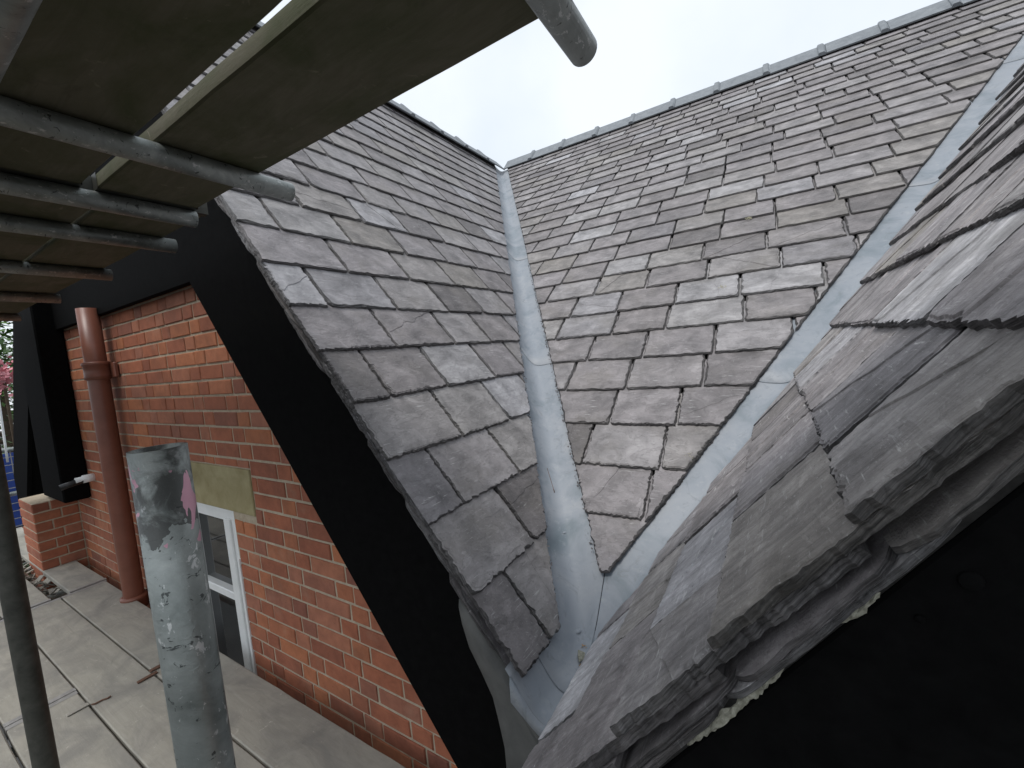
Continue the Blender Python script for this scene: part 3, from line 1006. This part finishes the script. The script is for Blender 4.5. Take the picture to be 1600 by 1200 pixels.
for k, pg in enumerate(pieces()):
    prism('mortar_bed', pg, yb0, yb1, M['mortar'], wall)
box('lintel', LX0, LX1, WALL - .004, WALL + .11, LZ0, LZ1, M['stone'], wall, .004)
random.seed(17)
bricks = []
z0 = .455 - 29 * GA
row = 0
while z0 + row * GA < .56:
    z = z0 + row * GA
    # Flemish bond: header, stretcher, header ...
    x = -5.02 + (0 if row % 2 else -.165) + random.uniform(-.015, .015)
    hd = row % 2
    while x < -.7:
        Lb = .103 if hd else .221
        a, b = x + .0055, x + Lb + .0055
        hd = 1 - hd
        x += Lb + .011
        a = max(a, -5.02)
        if b - a < .03: continue
        zl, zh = z + .0055, z + GA - .0055
        xm = (a + b) / 2
        if (CL - SL * xm - z) / HL < .36: continue               # behind the bargeboard
        def cut(a, b, zl, zh, bx0, bx1, bz0, bz1):
            if zh <= bz0 + .004 or zl >= bz1 - .004 or b <= bx0 or a >= bx1: return [(a, b, zl, zh)]
            if (zl + zh) / 2 > bz1 and zh - bz1 > .03: return [(a, b, bz1 + .006, zh)]
            if (zl + zh) / 2 < bz0 and bz0 - zl > .03: return [(a, b, zl, bz0 - .006)]
            o = []
            if bx0 - a > .04: o.append((a, bx0 - .006, zl, zh))
            if b - bx1 > .04: o.append((bx1 + .006, b, zl, zh))
            return o
        for q in cut(a, b, zl, zh, LX0, LX1, LZ0, LZ1):
            for r_ in cut(*q, OX0 - .006, OX1 + .006, OZ0, OZ1):
                bricks.append(r_)
    row += 1


def brick_v(a, b, zl, zh, y0, y1, rnd=True):
    j = lambda s_=.0016: random.uniform(-s_, s_)
    y0 += random.uniform(-.0015, .002)
    e = .0035
    v = [(a + j(), y1, zl), (b + j(), y1, zl), (b + j(), y1, zh), (a + j(), y1, zh)]
    v += [(a + j(), y0 + e, zl + j()), (b + j(), y0 + e, zl + j()), (b + j(), y0 + e, zh + j()), (a + j(), y0 + e, zh + j())]
    v += [(a + e + j(), y0 + j(.0006), zl + e + j()), (b - e + j(), y0 + j(.0006), zl + e + j()), (b - e + j(), y0 + j(.0006), zh - e + j()), (a + e + j(), y0 + j(.0006), zh - e + j())]
    f = [(8, 9, 10, 11)]
    for k in (0, 4):
        for i in range(4):
            i2 = (i + 1) % 4
            f.append((k + i, k + i2, k + 4 + i2, k + 4 + i))
    return v, f


bricks.sort(key=lambda q: ((q[0] + q[1]) / 2) ** 2 + WALL + q[2] ** 2 * .6 + (9 if q[2] < -1.62 else 0))
for q in bricks[:300]:
    v, f = brick_v(*q, WALL, WALL + .03)
    obj('brick', v, f, M['brick'], wall, ((q[0] + q[1]) / 2, WALL + .03, q[2]))
V, F = [], []
for q in bricks[300:]:
    v, f = brick_v(*q, WALL, WALL + .03)
    b = len(V); V += v; F += [tuple(b + i for i in g_) for g_ in f]
tag(obj('brickwork', V, F, M['brick'], wall, (-4, WALL, GROUND)), kind='stuff')

# return pier at the far end of the wall (faces the viewer's right)
PX, PY0 = -5.0, .735
pier = thing('brick_pier', (-5.25, .87, GROUND), 'short brick return standing forward at the far left end of the wall', 'pier')
box('mortar_bed', -5.43, PX - .005, PY0 + .005, WALL + .2, GROUND, -.875, M['mortar'], pier)
row = 0
while z0 + row * GA < -.94:
    z = z0 + row * GA
    lens = [.103, .16] if row % 2 else [.16, .103]
    y = PY0
    for Lb in lens:
        a, b = y + .003, min(y + Lb - .006, WALL - .004)
        v, f = brick_v(a, b, z + .0055, z + GA - .0055, 0, .03)
        v = [(PX - q[1], q[0], q[2]) for q in v]
        f = [g_ for g_ in f]
        obj('brick', v, f, M['brick'], pier, (PX - .03, (a + b) / 2, z))
        y += Lb
    v, f = brick_v(-5.44, PX - .004, z + .0055, z + GA - .0055, PY0, PY0 + .03)
    obj('brick', v, f, M['brick'], pier, (-5.1, PY0 + .03, z))
    row += 1
eb = box('shadow_block', -5.20, -4.62, .845, WALL - .002, -.86, .95, M['black'], None, .01)  # deep shadow above the return, built as a solid black block
tag(eb, 'black block standing in for the deep shadow above the short brick return', 'shadow stand-in')

# near wing walls, below the black bargeboard
nw = thing('gable_wall', (1.0, .75, GROUND), 'shaded brick wall of the near wing, under the close-up slates', 'wall')
a = NT('brickwork_in_shade', 0.9, 0.2)
bt = a.n('ShaderNodeTexBrick'); mp = a.n('ShaderNodeMapping'); mp.inputs['Rotation'].default_value = (math.pi / 2, 0, 0)
a.l(a.tc.outputs['Object'], mp.inputs['Vector']); a.l(mp.outputs[0], bt.inputs['Vector'])
bt.inputs['Scale'].default_value = 1; bt.inputs['Brick Width'].default_value = .232; bt.inputs['Row Height'].default_value = GA; bt.inputs['Mortar Size'].default_value = .006
bt.inputs['Color1'].default_value = (.28, .08, .04, 1); bt.inputs['Color2'].default_value = (.22, .07, .04, 1); bt.inputs['Mortar'].default_value = (.3, .25, .19, 1)
M['brick_tex'] = a.done(bt.outputs['Color'])
prism('brickwork', [(-.33, GROUND), (3.0, GROUND), (3.0, 3.1), (-.33, CR - SL * .33 - .12)], .60, .80, M['brick_tex'], nw)

# ------------------------------------------------------------------ window
win = thing('window', ((OX0 + OX1) / 2, WALL + .09, OZ0), 'white framed window with dark panes under the stone lintel, behind the steel tube', 'window')
fy0, fy1 = WALL + .022, WALL + .11
fw_ = .075
V, F = [], []
for q in [(OX0 + .005, OX0 + fw_, OZ0, OZ1 - .003), (OX1 - fw_, OX1 - .004, OZ0, OZ1 - .003)]:
    b = len(V); V += boxv(q[0], q[1], fy0, fy1, q[2], q[3]); F += [tuple(b + i for i in g_) for g_ in BOXF]
for q in [(OZ1 - fw_, OZ1 - .004), (OZ0, OZ0 + fw_)]:
    b = len(V); V += boxv(OX0 + fw_ + .0005, OX1 - fw_ - .0005, fy0 + .002, fy1, q[0], q[1]); F += [tuple(b + i for i in g_) for g_ in BOXF]
fr_o = obj('frame', V, F, M['white'], win, ((OX0 + OX1) / 2, fy0, OZ0))
box('casement', OX1 - fw_ - .062, OX1 - fw_ - .001, fy0 - .012, fy1 - .01, OZ0 + .06, OZ1 - .06, M['white'], fr_o, .004)
box('casement', OX0 + fw_ + .001, OX0 + fw_ + .062, fy0 - .012, fy1 - .01, OZ0 + .06, OZ1 - .06, M['white'], fr_o, .004)
box('glazing_bar', OX0 + fw_ + .065, OX1 - fw_ - .065, fy0 - .008, fy1 - .012, -1.20, -1.155, M['white'], fr_o, .004)
box('pane', OX0 + fw_, OX1 - fw_, fy0 + .03, fy0 + .036, OZ0 + .05, -1.18, M['pane'], fr_o)
box('pane', OX0 + fw_, OX1 - fw_, fy0 + .03, fy0 + .036, -1.178, OZ1 - .05, M['pane'], fr_o)
box('trim', OX1 - .0035, OX1 + .012, WALL - .006, fy1, -1.9, -.93, M['white'], win, .002)

# ------------------------------------------------------------------ downpipe
dp = thing('downpipe', (-3.72, .925, GROUND), 'brown-red painted round downpipe against the brick wall', 'downpipe')
dx, dy, dr = -3.70, .922, .055


def lathe(name, prof, c, mat, parent, n=28):
    v, f = [], []
    for r, z in prof:
        for i in range(n):
            a = 2 * math.pi * i / n
            v.append((c[0] + r * math.cos(a), c[1] + r * math.sin(a), z))
    for k in range(len(prof) - 1):
        for i in range(n):
            f.append((k * n + i, k * n + (i + 1) % n, (k + 1) * n + (i + 1) % n, (k + 1) * n + i))
    f.append(tuple(reversed(range(n)))); f.append(tuple((len(prof) - 1) * n + i for i in range(n)))
    o = obj(name, v, f, mat, parent, (c[0], c[1], prof[0][1]), smooth=True)
    o.data.polygons[-1].use_smooth = False; o.data.polygons[-2].use_smooth = False
    return o


pipe_o = lathe('pipe', [(dr, GROUND + .1), (dr, .05), (dr, .50)], (dx, dy), M['pipe'], dp)
lathe('socket', [(dr + .001, .045), (dr + .010, .050), (dr + .010, .062), (dr + .013, .066), (dr + .010, .070), (dr + .010, .135), (dr + .016, .14), (dr + .016, .155), (dr + .008, .16), (dr + .001, .162)], (dx, dy), M['pipe'], pipe_o)
box('ear', dx + .02, dx + .115, .975, .996, .055, .15, M['pipe'], pipe_o, .004)
box('ear', dx - .115, dx - .02, .975, .996, .055, .15, M['pipe'], pipe_o, .004)
lathe('socket', [(dr + .001, -1.50), (dr + .012, -1.49), (dr + .012, -1.43), (dr + .018, -1.42), (dr + .018, -1.405), (dr + .001, -1.40)], (dx, dy), M['pipe'], pipe_o)
# overflow spout on the wall near the corner
ov = thing('overflow_pipe', (-4.62, .96, -.62), 'black spout with white collar poking out of the wall beside the downpipe', 'overflow pipe')
d = pix(143, 746); p = d * (.985 / d.y)
me, mt = tube_mesh('collar', p + Vector((.0, .03, 0)), p + Vector((.0, -.05, 0)), .03, .008, 18); link('collar', me, M['white'], ov, mt)
me, mt = tube_mesh('spout', p + Vector((0, -.045, -.004)), p + Vector((-.02, -.17, -.03)), .022, .004, 18); link('spout', me, M['black_plastic'], ov, mt)
ov.location = ov.location


# ------------------------------------------------------------------ scaffold
def board(x0, x1, y0, y1, z0, mat, label, grp, warp=0.0):
    th = .038
    t_ = thing('scaffold_board', ((x0 + x1) / 2, (y0 + y1) / 2, z0), label, 'scaffold board', grp)
    n = max(2, int((x1 - x0) / .12))
    V, F = [], []
    ph = random.random() * 90
    prof = [(0, .004), (.004, 0), (1, 0), (1, .004), (1, th - .004), (1, th), (0, th), (0, th - .004)]
    e = .004
    for i in range(n + 1):
        x = x0 + (x1 - x0) * i / n
        wob = warp * noise.noise(Vector((x * 1.1, ph, 0)))
        ed0 = .0022 * noise.noise(Vector((x * 7, ph + 5, 0))); ed1 = .0022 * noise.noise(Vector((x * 7, ph + 9, 0)))
        a, b = y0 + ed0, y1 + ed1
        for (yy, zz) in [(a, e), (a + e, 0), (b - e, 0), (b, e), (b, th - e), (b - e, th), (a + e, th), (a, th - e)]:
            V.append((x, yy, z0 + zz + wob))
    for i in range(n):
        for j in range(8):
            k = (j + 1) % 8
            F.append((i * 8 + j, i * 8 + k, (i + 1) * 8 + k, (i + 1) * 8 + j))
    F.append(tuple(range(8))); F.append(tuple(n * 8 + 7 - j for j in range(8)))
    o = obj('plank', V, F, mat, t_, ((x0 + x1) / 2, (y0 + y1) / 2, z0))
    bm = bmesh.new(); bm.from_mesh(o.data); bmesh.ops.recalc_face_normals(bm, faces=bm.faces[:]); bm.to_mesh(o.data); bm.free()
    for s_, xe in ((0, x0), (1, x1)):
        wob = warp * noise.noise(Vector((xe * 1.1, ph, 0)))
        xa, xb = (xe - .0012, xe + .03) if s_ == 0 else (xe - .03, xe + .0012)
        v = [(xx, yy, z0 + wob + zz) for xx in (xa, xb) for (yy, zz) in ((y0 - .001, -.0012), (y1 + .001, -.0012), (y1 + .001, th + .0012), (y0 - .001, th + .0012))]
        f = [(i, (i + 1) % 4, 4 + (i + 1) % 4, 4 + i) for i in range(4)]
        f.append((0, 3, 2, 1) if s_ == 0 else (4, 5, 6, 7))
        q = obj('end_band', v, f, M['dark_tube'] if z0 > 0 else M['band'], t_, (xe, (y0 + y1) / 2, z0))
        bm = bmesh.new(); bm.from_mesh(q.data); bmesh.ops.recalc_face_normals(bm, faces=bm.faces[:]); bm.to_mesh(q.data); bm.free()
    return t_


random.seed(29)
UZ = .51
GU = 'boards of the upper scaffold deck'
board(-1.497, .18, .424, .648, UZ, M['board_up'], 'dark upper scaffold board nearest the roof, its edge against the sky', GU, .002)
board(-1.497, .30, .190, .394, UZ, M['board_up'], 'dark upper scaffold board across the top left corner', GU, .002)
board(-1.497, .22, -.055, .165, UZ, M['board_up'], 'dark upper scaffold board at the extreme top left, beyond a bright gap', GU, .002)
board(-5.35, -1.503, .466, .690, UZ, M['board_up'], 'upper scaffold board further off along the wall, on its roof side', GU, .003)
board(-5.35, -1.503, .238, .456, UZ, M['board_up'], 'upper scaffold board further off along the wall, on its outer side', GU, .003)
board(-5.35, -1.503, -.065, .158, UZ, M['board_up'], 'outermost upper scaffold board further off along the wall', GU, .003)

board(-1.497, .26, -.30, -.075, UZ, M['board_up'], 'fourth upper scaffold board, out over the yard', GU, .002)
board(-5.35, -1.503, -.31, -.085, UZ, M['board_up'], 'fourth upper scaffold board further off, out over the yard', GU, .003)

GT = 'scaffold transom tubes under the upper deck'


def tube(p0, p1, label, grp, mat, r=.02415, cat='scaffold tube'):
    me, mt = tube_mesh('scaffold_tube', p0, p1, r)
    o = link('scaffold_tube', me, mat, None, mt)
    return tag(o, label, cat, grp)


tz = UZ - .0245
for x, y1, lb, sk in [(-.255, .722, 'scaffold tube end jutting into the sky at the top', 0), (-1.118, .727, 'nearest scaffold transom, its pale end resting over the slates', 0),
                      (-1.50, .650, 'short dark transom second from the slates', .0), (-1.845, .722, 'third transom from the slates, pale end above the black board', 0),
                      (-2.475, .712, 'fourth transom from the slates', 0), (-3.23, .705, 'fifth transom, far along the upper deck', 0), (-4.1, .70, 'farthest transom at the left edge of the upper deck', 0)]:
    tube((x + .01, -.45, tz), (x, y1, tz), lb, GT, M['galv'])
tube((-5.4, .15, tz - .0485), (1.4, .15, tz - .0485), 'ledger tube carrying the upper transoms', None, M['galv'])
tube((-5.4, -.40, tz - .0485), (1.4, -.40, tz - .0485), 'outer ledger tube carrying the upper transoms', None, M['galv'])
# standards
tube((-.533, .1685, GROUND), (-.5305, .1675, -.066), 'big galvanised standard in the foreground with pink paint near its cut top', None, M['galv_paint'])
bpy.context.view_layer.update()
tube((-1.738, .1985, GROUND), (-1.738, .1985, 1.6), 'dark upright tube at the lower left edge', None, M['dark_tube'])
tube((-4.25, .10, GROUND), (-4.25, .10, 1.6), 'upright tube far along the scaffold', None, M['galv'])
tube((1.2, .10, GROUND), (1.2, .10, 1.6), 'upright tube beside the near wing', None, M['galv'])

# lower deck
GD = 'boards of the lower scaffold deck'
dz = DECK - .038
random.seed(31)
e1 = -2.66
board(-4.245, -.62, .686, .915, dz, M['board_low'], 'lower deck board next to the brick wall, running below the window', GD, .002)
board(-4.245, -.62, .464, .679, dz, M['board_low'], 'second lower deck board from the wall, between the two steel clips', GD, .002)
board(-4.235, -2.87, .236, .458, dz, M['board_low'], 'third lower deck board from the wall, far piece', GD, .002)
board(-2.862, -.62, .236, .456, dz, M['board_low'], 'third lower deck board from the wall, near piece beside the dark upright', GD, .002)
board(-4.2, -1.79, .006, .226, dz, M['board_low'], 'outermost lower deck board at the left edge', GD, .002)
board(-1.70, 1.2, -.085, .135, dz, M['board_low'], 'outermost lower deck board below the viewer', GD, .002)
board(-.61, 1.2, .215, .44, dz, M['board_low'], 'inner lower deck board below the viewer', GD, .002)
# farther lift of boards, laid a little askew, with a rubbish-filled gap
board(-6.9, -4.262, .735, .925, dz + .004, M['board_low'], 'pale far deck board running into the corner by the brick return', GD, .002)
board(-6.9, -4.262, .425, .640, dz + .002, M['board_low'], 'far deck board left of the gap full of scraps', GD, .002)
board(-6.9, -4.262, .19, .415, dz, M['board_low'], 'far deck board behind the dark upright', GD, .002)
random.seed(41)
V, F = [], []
for i in range(46):
    c = Vector((random.uniform(-6.0, -4.35), random.uniform(.655, .725), dz - random.uniform(.0, .03)))
    ax = Vector((random.uniform(-.4, .4), random.uniform(-1, 1), random.uniform(-.5, .5))).normalized()
    s_, w_ = random.uniform(.02, .07), random.uniform(.006, .018)
    bx = ax.cross(Vector((0, 0, 1))).normalized()
    b = len(V)
    for sg in (-1, 1):
        for q in (-1, 1):
            for h in (-.004, .004): V.append(tuple(c + ax * s_ * sg + bx * w_ * q + Vector((0, 0, h))))
    F += [tuple(b + i_ for i_ in g_) for g_ in ((0, 1, 3, 2), (4, 6, 7, 5), (0, 4, 5, 1), (2, 3, 7, 6), (0, 2, 6, 4), (1, 5, 7, 3))]
tag(obj('slate_scraps', V, F, M['board_low'], None, (-5, .69, dz)), 'wood and slate scraps lodged in the gap between the far deck boards', 'debris', kind='stuff')
for x in (-4.5, -3.9, -2.75, -2.5, -1.0, .9):
    tube((x, -.3, dz - .0245), (x, .93 if x < -.7 else .44, dz - .0245), {-4.5: 'lower deck transom under the far boards', -3.9: 'lower deck transom near the downpipe foot', -2.75: 'lower deck transom just beyond the steel clips',
         -2.5: 'lower deck transom just before the steel clips', -1.0: 'lower deck transom below the foreground tube', .9: 'lower deck transom under the near wing'}[x], 'transoms under the lower deck', M['galv'])
for yy, lb in ((-.2, 'outer ledger tube under the lower deck'), (.15, 'inner ledger tube under the lower deck')):
    tube((-6.8, yy, dz - .0735), (1.4, yy, dz - .0735), lb, None, M['galv'])


# steel board clips
def clip_thing(x, y, label, hook):
    t_ = thing('board_clip', (x, y, DECK), label, 'board clip', 'steel clips on the lower deck')
    z = DECK + .003
    if hook:
        box('strap', x - .035, x - .010, y - .075, y - .004, z, z + .005, M['board_low'], t_, .001)
        pts = [(x + .0, y - .0), (x + .01, y + .010), (x + .012, y + .035), (x + .022, y + .05), (x + .018, y + .062)]
        V, F = [], []
        for i, q in enumerate(pts):
            for (a_, b_) in ((-.003, 0), (.003, 0), (.003, .005), (-.003, .005)): V.append((q[0] + a_, q[1], z + b_))
        for i in range(len(pts) - 1):
            for j in range(4):
                k = (j + 1) % 4; F.append((i * 4 + j, i * 4 + k, i * 4 + 4 + k, i * 4 + 4 + j))
        F += [(3, 2, 1, 0), tuple(len(pts) * 4 - 4 + i for i in range(4))]
        obj('hook', V, F, M['rust'], t_, (x, y, z))
    else:
        box('strap', x - .030, x - .006, y - .005, y + .06, z, z + .006, M['rust'], t_, .001)
        box('strap', x + .012, x + .032, y - .065, y + .012, z, z + .006, M['rust'], t_, .001)
    return t_


clip_thing(e1 + .01, .68, 'rusty steel clip across the joint near the foreground tube', False)
clip_thing(-2.66, .462, 'hooked steel clip across the joint nearer the dark upright', True)

# ------------------------------------------------------------------ ground and background at the far left
gp = obj('ground', [(-120, -120, GROUND), (120, -120, GROUND), (120, 120, GROUND), (-120, 120, GROUND)], [(0, 1, 2, 3)], M['paving'], None, (0, 0, GROUND))
tag(gp, kind='structure')


def tree(x, y, h, rx, label, n, seed):
    random.seed(seed)
    t_ = thing('tree', (x, y, GROUND), label, 'tree', None)
    V, F = [], []

    def limb(p, q, r0, r1):
        d = (q - p); ax = d.normalized().orthogonal().normalized(); bx = d.normalized().cross(ax)
        b = len(V)
        for pp, rr in ((p, r0), (q, r1)):
            for i in range(8):
                a = i * math.pi / 4
                V.append(tuple(pp + ax * rr * math.cos(a) + bx * rr * math.sin(a)))
        for i in range(8): F.append((b + i, b + (i + 1) % 8, b + 8 + (i + 1) % 8, b + 8 + i))
    base = Vector((x, y, GROUND)); topp = base + Vector((.2, .1, h * .8))
    limb(base, topp, .16, .05)
    cl = []
    for i in range(26):
        s_ = base.lerp(topp, random.uniform(.2, 1))
        a = random.uniform(0, 6.28)
        e = s_ + Vector((math.cos(a) * rx * random.uniform(.4, 1), math.sin(a) * rx * random.uniform(.4, 1), random.uniform(.2, 1.1)))
        limb(s_, e, .04, .012); cl.append(e); cl.append(s_.lerp(e, .6))
    obj('trunk', V, F, M['bark'], t_, base)
    V, F = [], []
    for i in range(n):
        c = random.choice(cl) + Vector((random.gauss(0, .28), random.gauss(0, .28), random.gauss(0, .28)))
        ax = Vector((random.uniform(-1, 1), random.uniform(-1, 1), random.uniform(-.6, .6))).normalized()
        bx = ax.cross(Vector((random.uniform(-.6, .6), random.uniform(-.6, .6), 1))).normalized()
        s_ = random.uniform(.04, .085); b = len(V)
        V += [tuple(c - ax * s_), tuple(c + bx * s_ * .5), tuple(c + ax * s_), tuple(c - bx * s_ * .5)]
        F.append((b, b + 1, b + 2, b + 3))
    tag(obj('crown', V, F, M['leaf'], t_, base), kind='stuff')
    return t_


d = pix(-20, 560); X = -13.0; p = d * (X / d.x)
tree(p.x, p.y, 8.6, 1.7, 'green leafy tree glimpsed at the far left edge', 9000, 2)
d = pix(10, 640); X = -19.0; p = d * (X / d.x)
tree(p.x, p.y + .8, 9.0, 2.0, 'second green tree behind the far left one', 9000, 4)

# pink blossom shoot in front of the tree
d = pix(4, 585); p = d * (-9.5 / d.x)
random.seed(8)
t_ = thing('flowering_shrub', (p.x, p.y, GROUND), 'pink blossom cluster at the left edge in front of green leaves', 'shrub')
V, F = [], []
for i in range(170):
    c = p + Vector((random.gauss(0, .09), random.gauss(0, .09), random.gauss(0, .10)))
    ax = Vector((random.uniform(-1, 1), random.uniform(-1, 1), random.uniform(-1, 1))).normalized(); bx = ax.orthogonal().normalized()
    b = len(V); s_ = random.uniform(.02, .045)
    V += [tuple(c - ax * s_), tuple(c + bx * s_), tuple(c + ax * s_), tuple(c - bx * s_)]; F.append((b, b + 1, b + 2, b + 3))
tag(obj('blossom', V, F, M['pink'], t_, p), kind='stuff')
me, mt = tube_mesh('stem', (p.x - .15, p.y, GROUND), p, .018, .006, 8); link('stem', me, M['bark'], t_, mt)

# blue sheeting behind a wire fence panel
d = pix(5, 752); p = d * (-9.0 / d.x)
t_ = thing('fence_panel', (p.x, p.y, GROUND), 'blue sheeting behind pale wire mesh at the far left edge', 'fence')
box('sheeting', p.x - .45, p.x - .43, p.y - .8, p.y + .9, p.z - .75, p.z + .33, M['blue'], t_)
V, F = [], []


def bar(v0, v1, r):
    b = len(V)
    V.extend(boxv(min(v0[0], v1[0]) - r, max(v0[0], v1[0]) + r, min(v0[1], v1[1]) - r, max(v0[1], v1[1]) + r, min(v0[2], v1[2]) - r, max(v0[2], v1[2]) + r))
    F.extend(tuple(b + i for i in g_) for g_ in BOXF)


zt = p.z + .40
for i in range(14):
    bar((p.x - .25, p.y - .7 + i * .12, GROUND), (p.x - .25, p.y - .7 + i * .12, zt), .005)
for i in range(24):
    bar((p.x - .238, p.y - .7, zt - i * .11), (p.x - .238, p.y + .86, zt - i * .11), .005)
obj('wire_mesh', V, F, M['band'], t_, (p.x - .25, p.y, GROUND))
me, mt = tube_mesh('top_rail', (p.x - .2, p.y - .75, zt), (p.x - .2, p.y + .9, zt), .03, .004, 12); link('top_rail', me, M['galv'], t_, mt)
me, mt = tube_mesh('top_rail', (p.x - .2, p.y - .75, zt - .62), (p.x - .2, p.y + .9, zt - .62), .026, .004, 12); link('top_rail', me, M['galv'], t_, mt)
d = pix(0, 640); a_ = d * (-8.6 / d.x); d = pix(12, 722); b_ = d * (-8.6 / d.x)
me, mt = tube_mesh('rope', b_, b_ + (a_ - b_) * 4, .012, .004, 8)
tag(link('rope', me, M['white'], None, mt), 'thin pale rope slanting down to the fence rail at the left edge', 'rope')
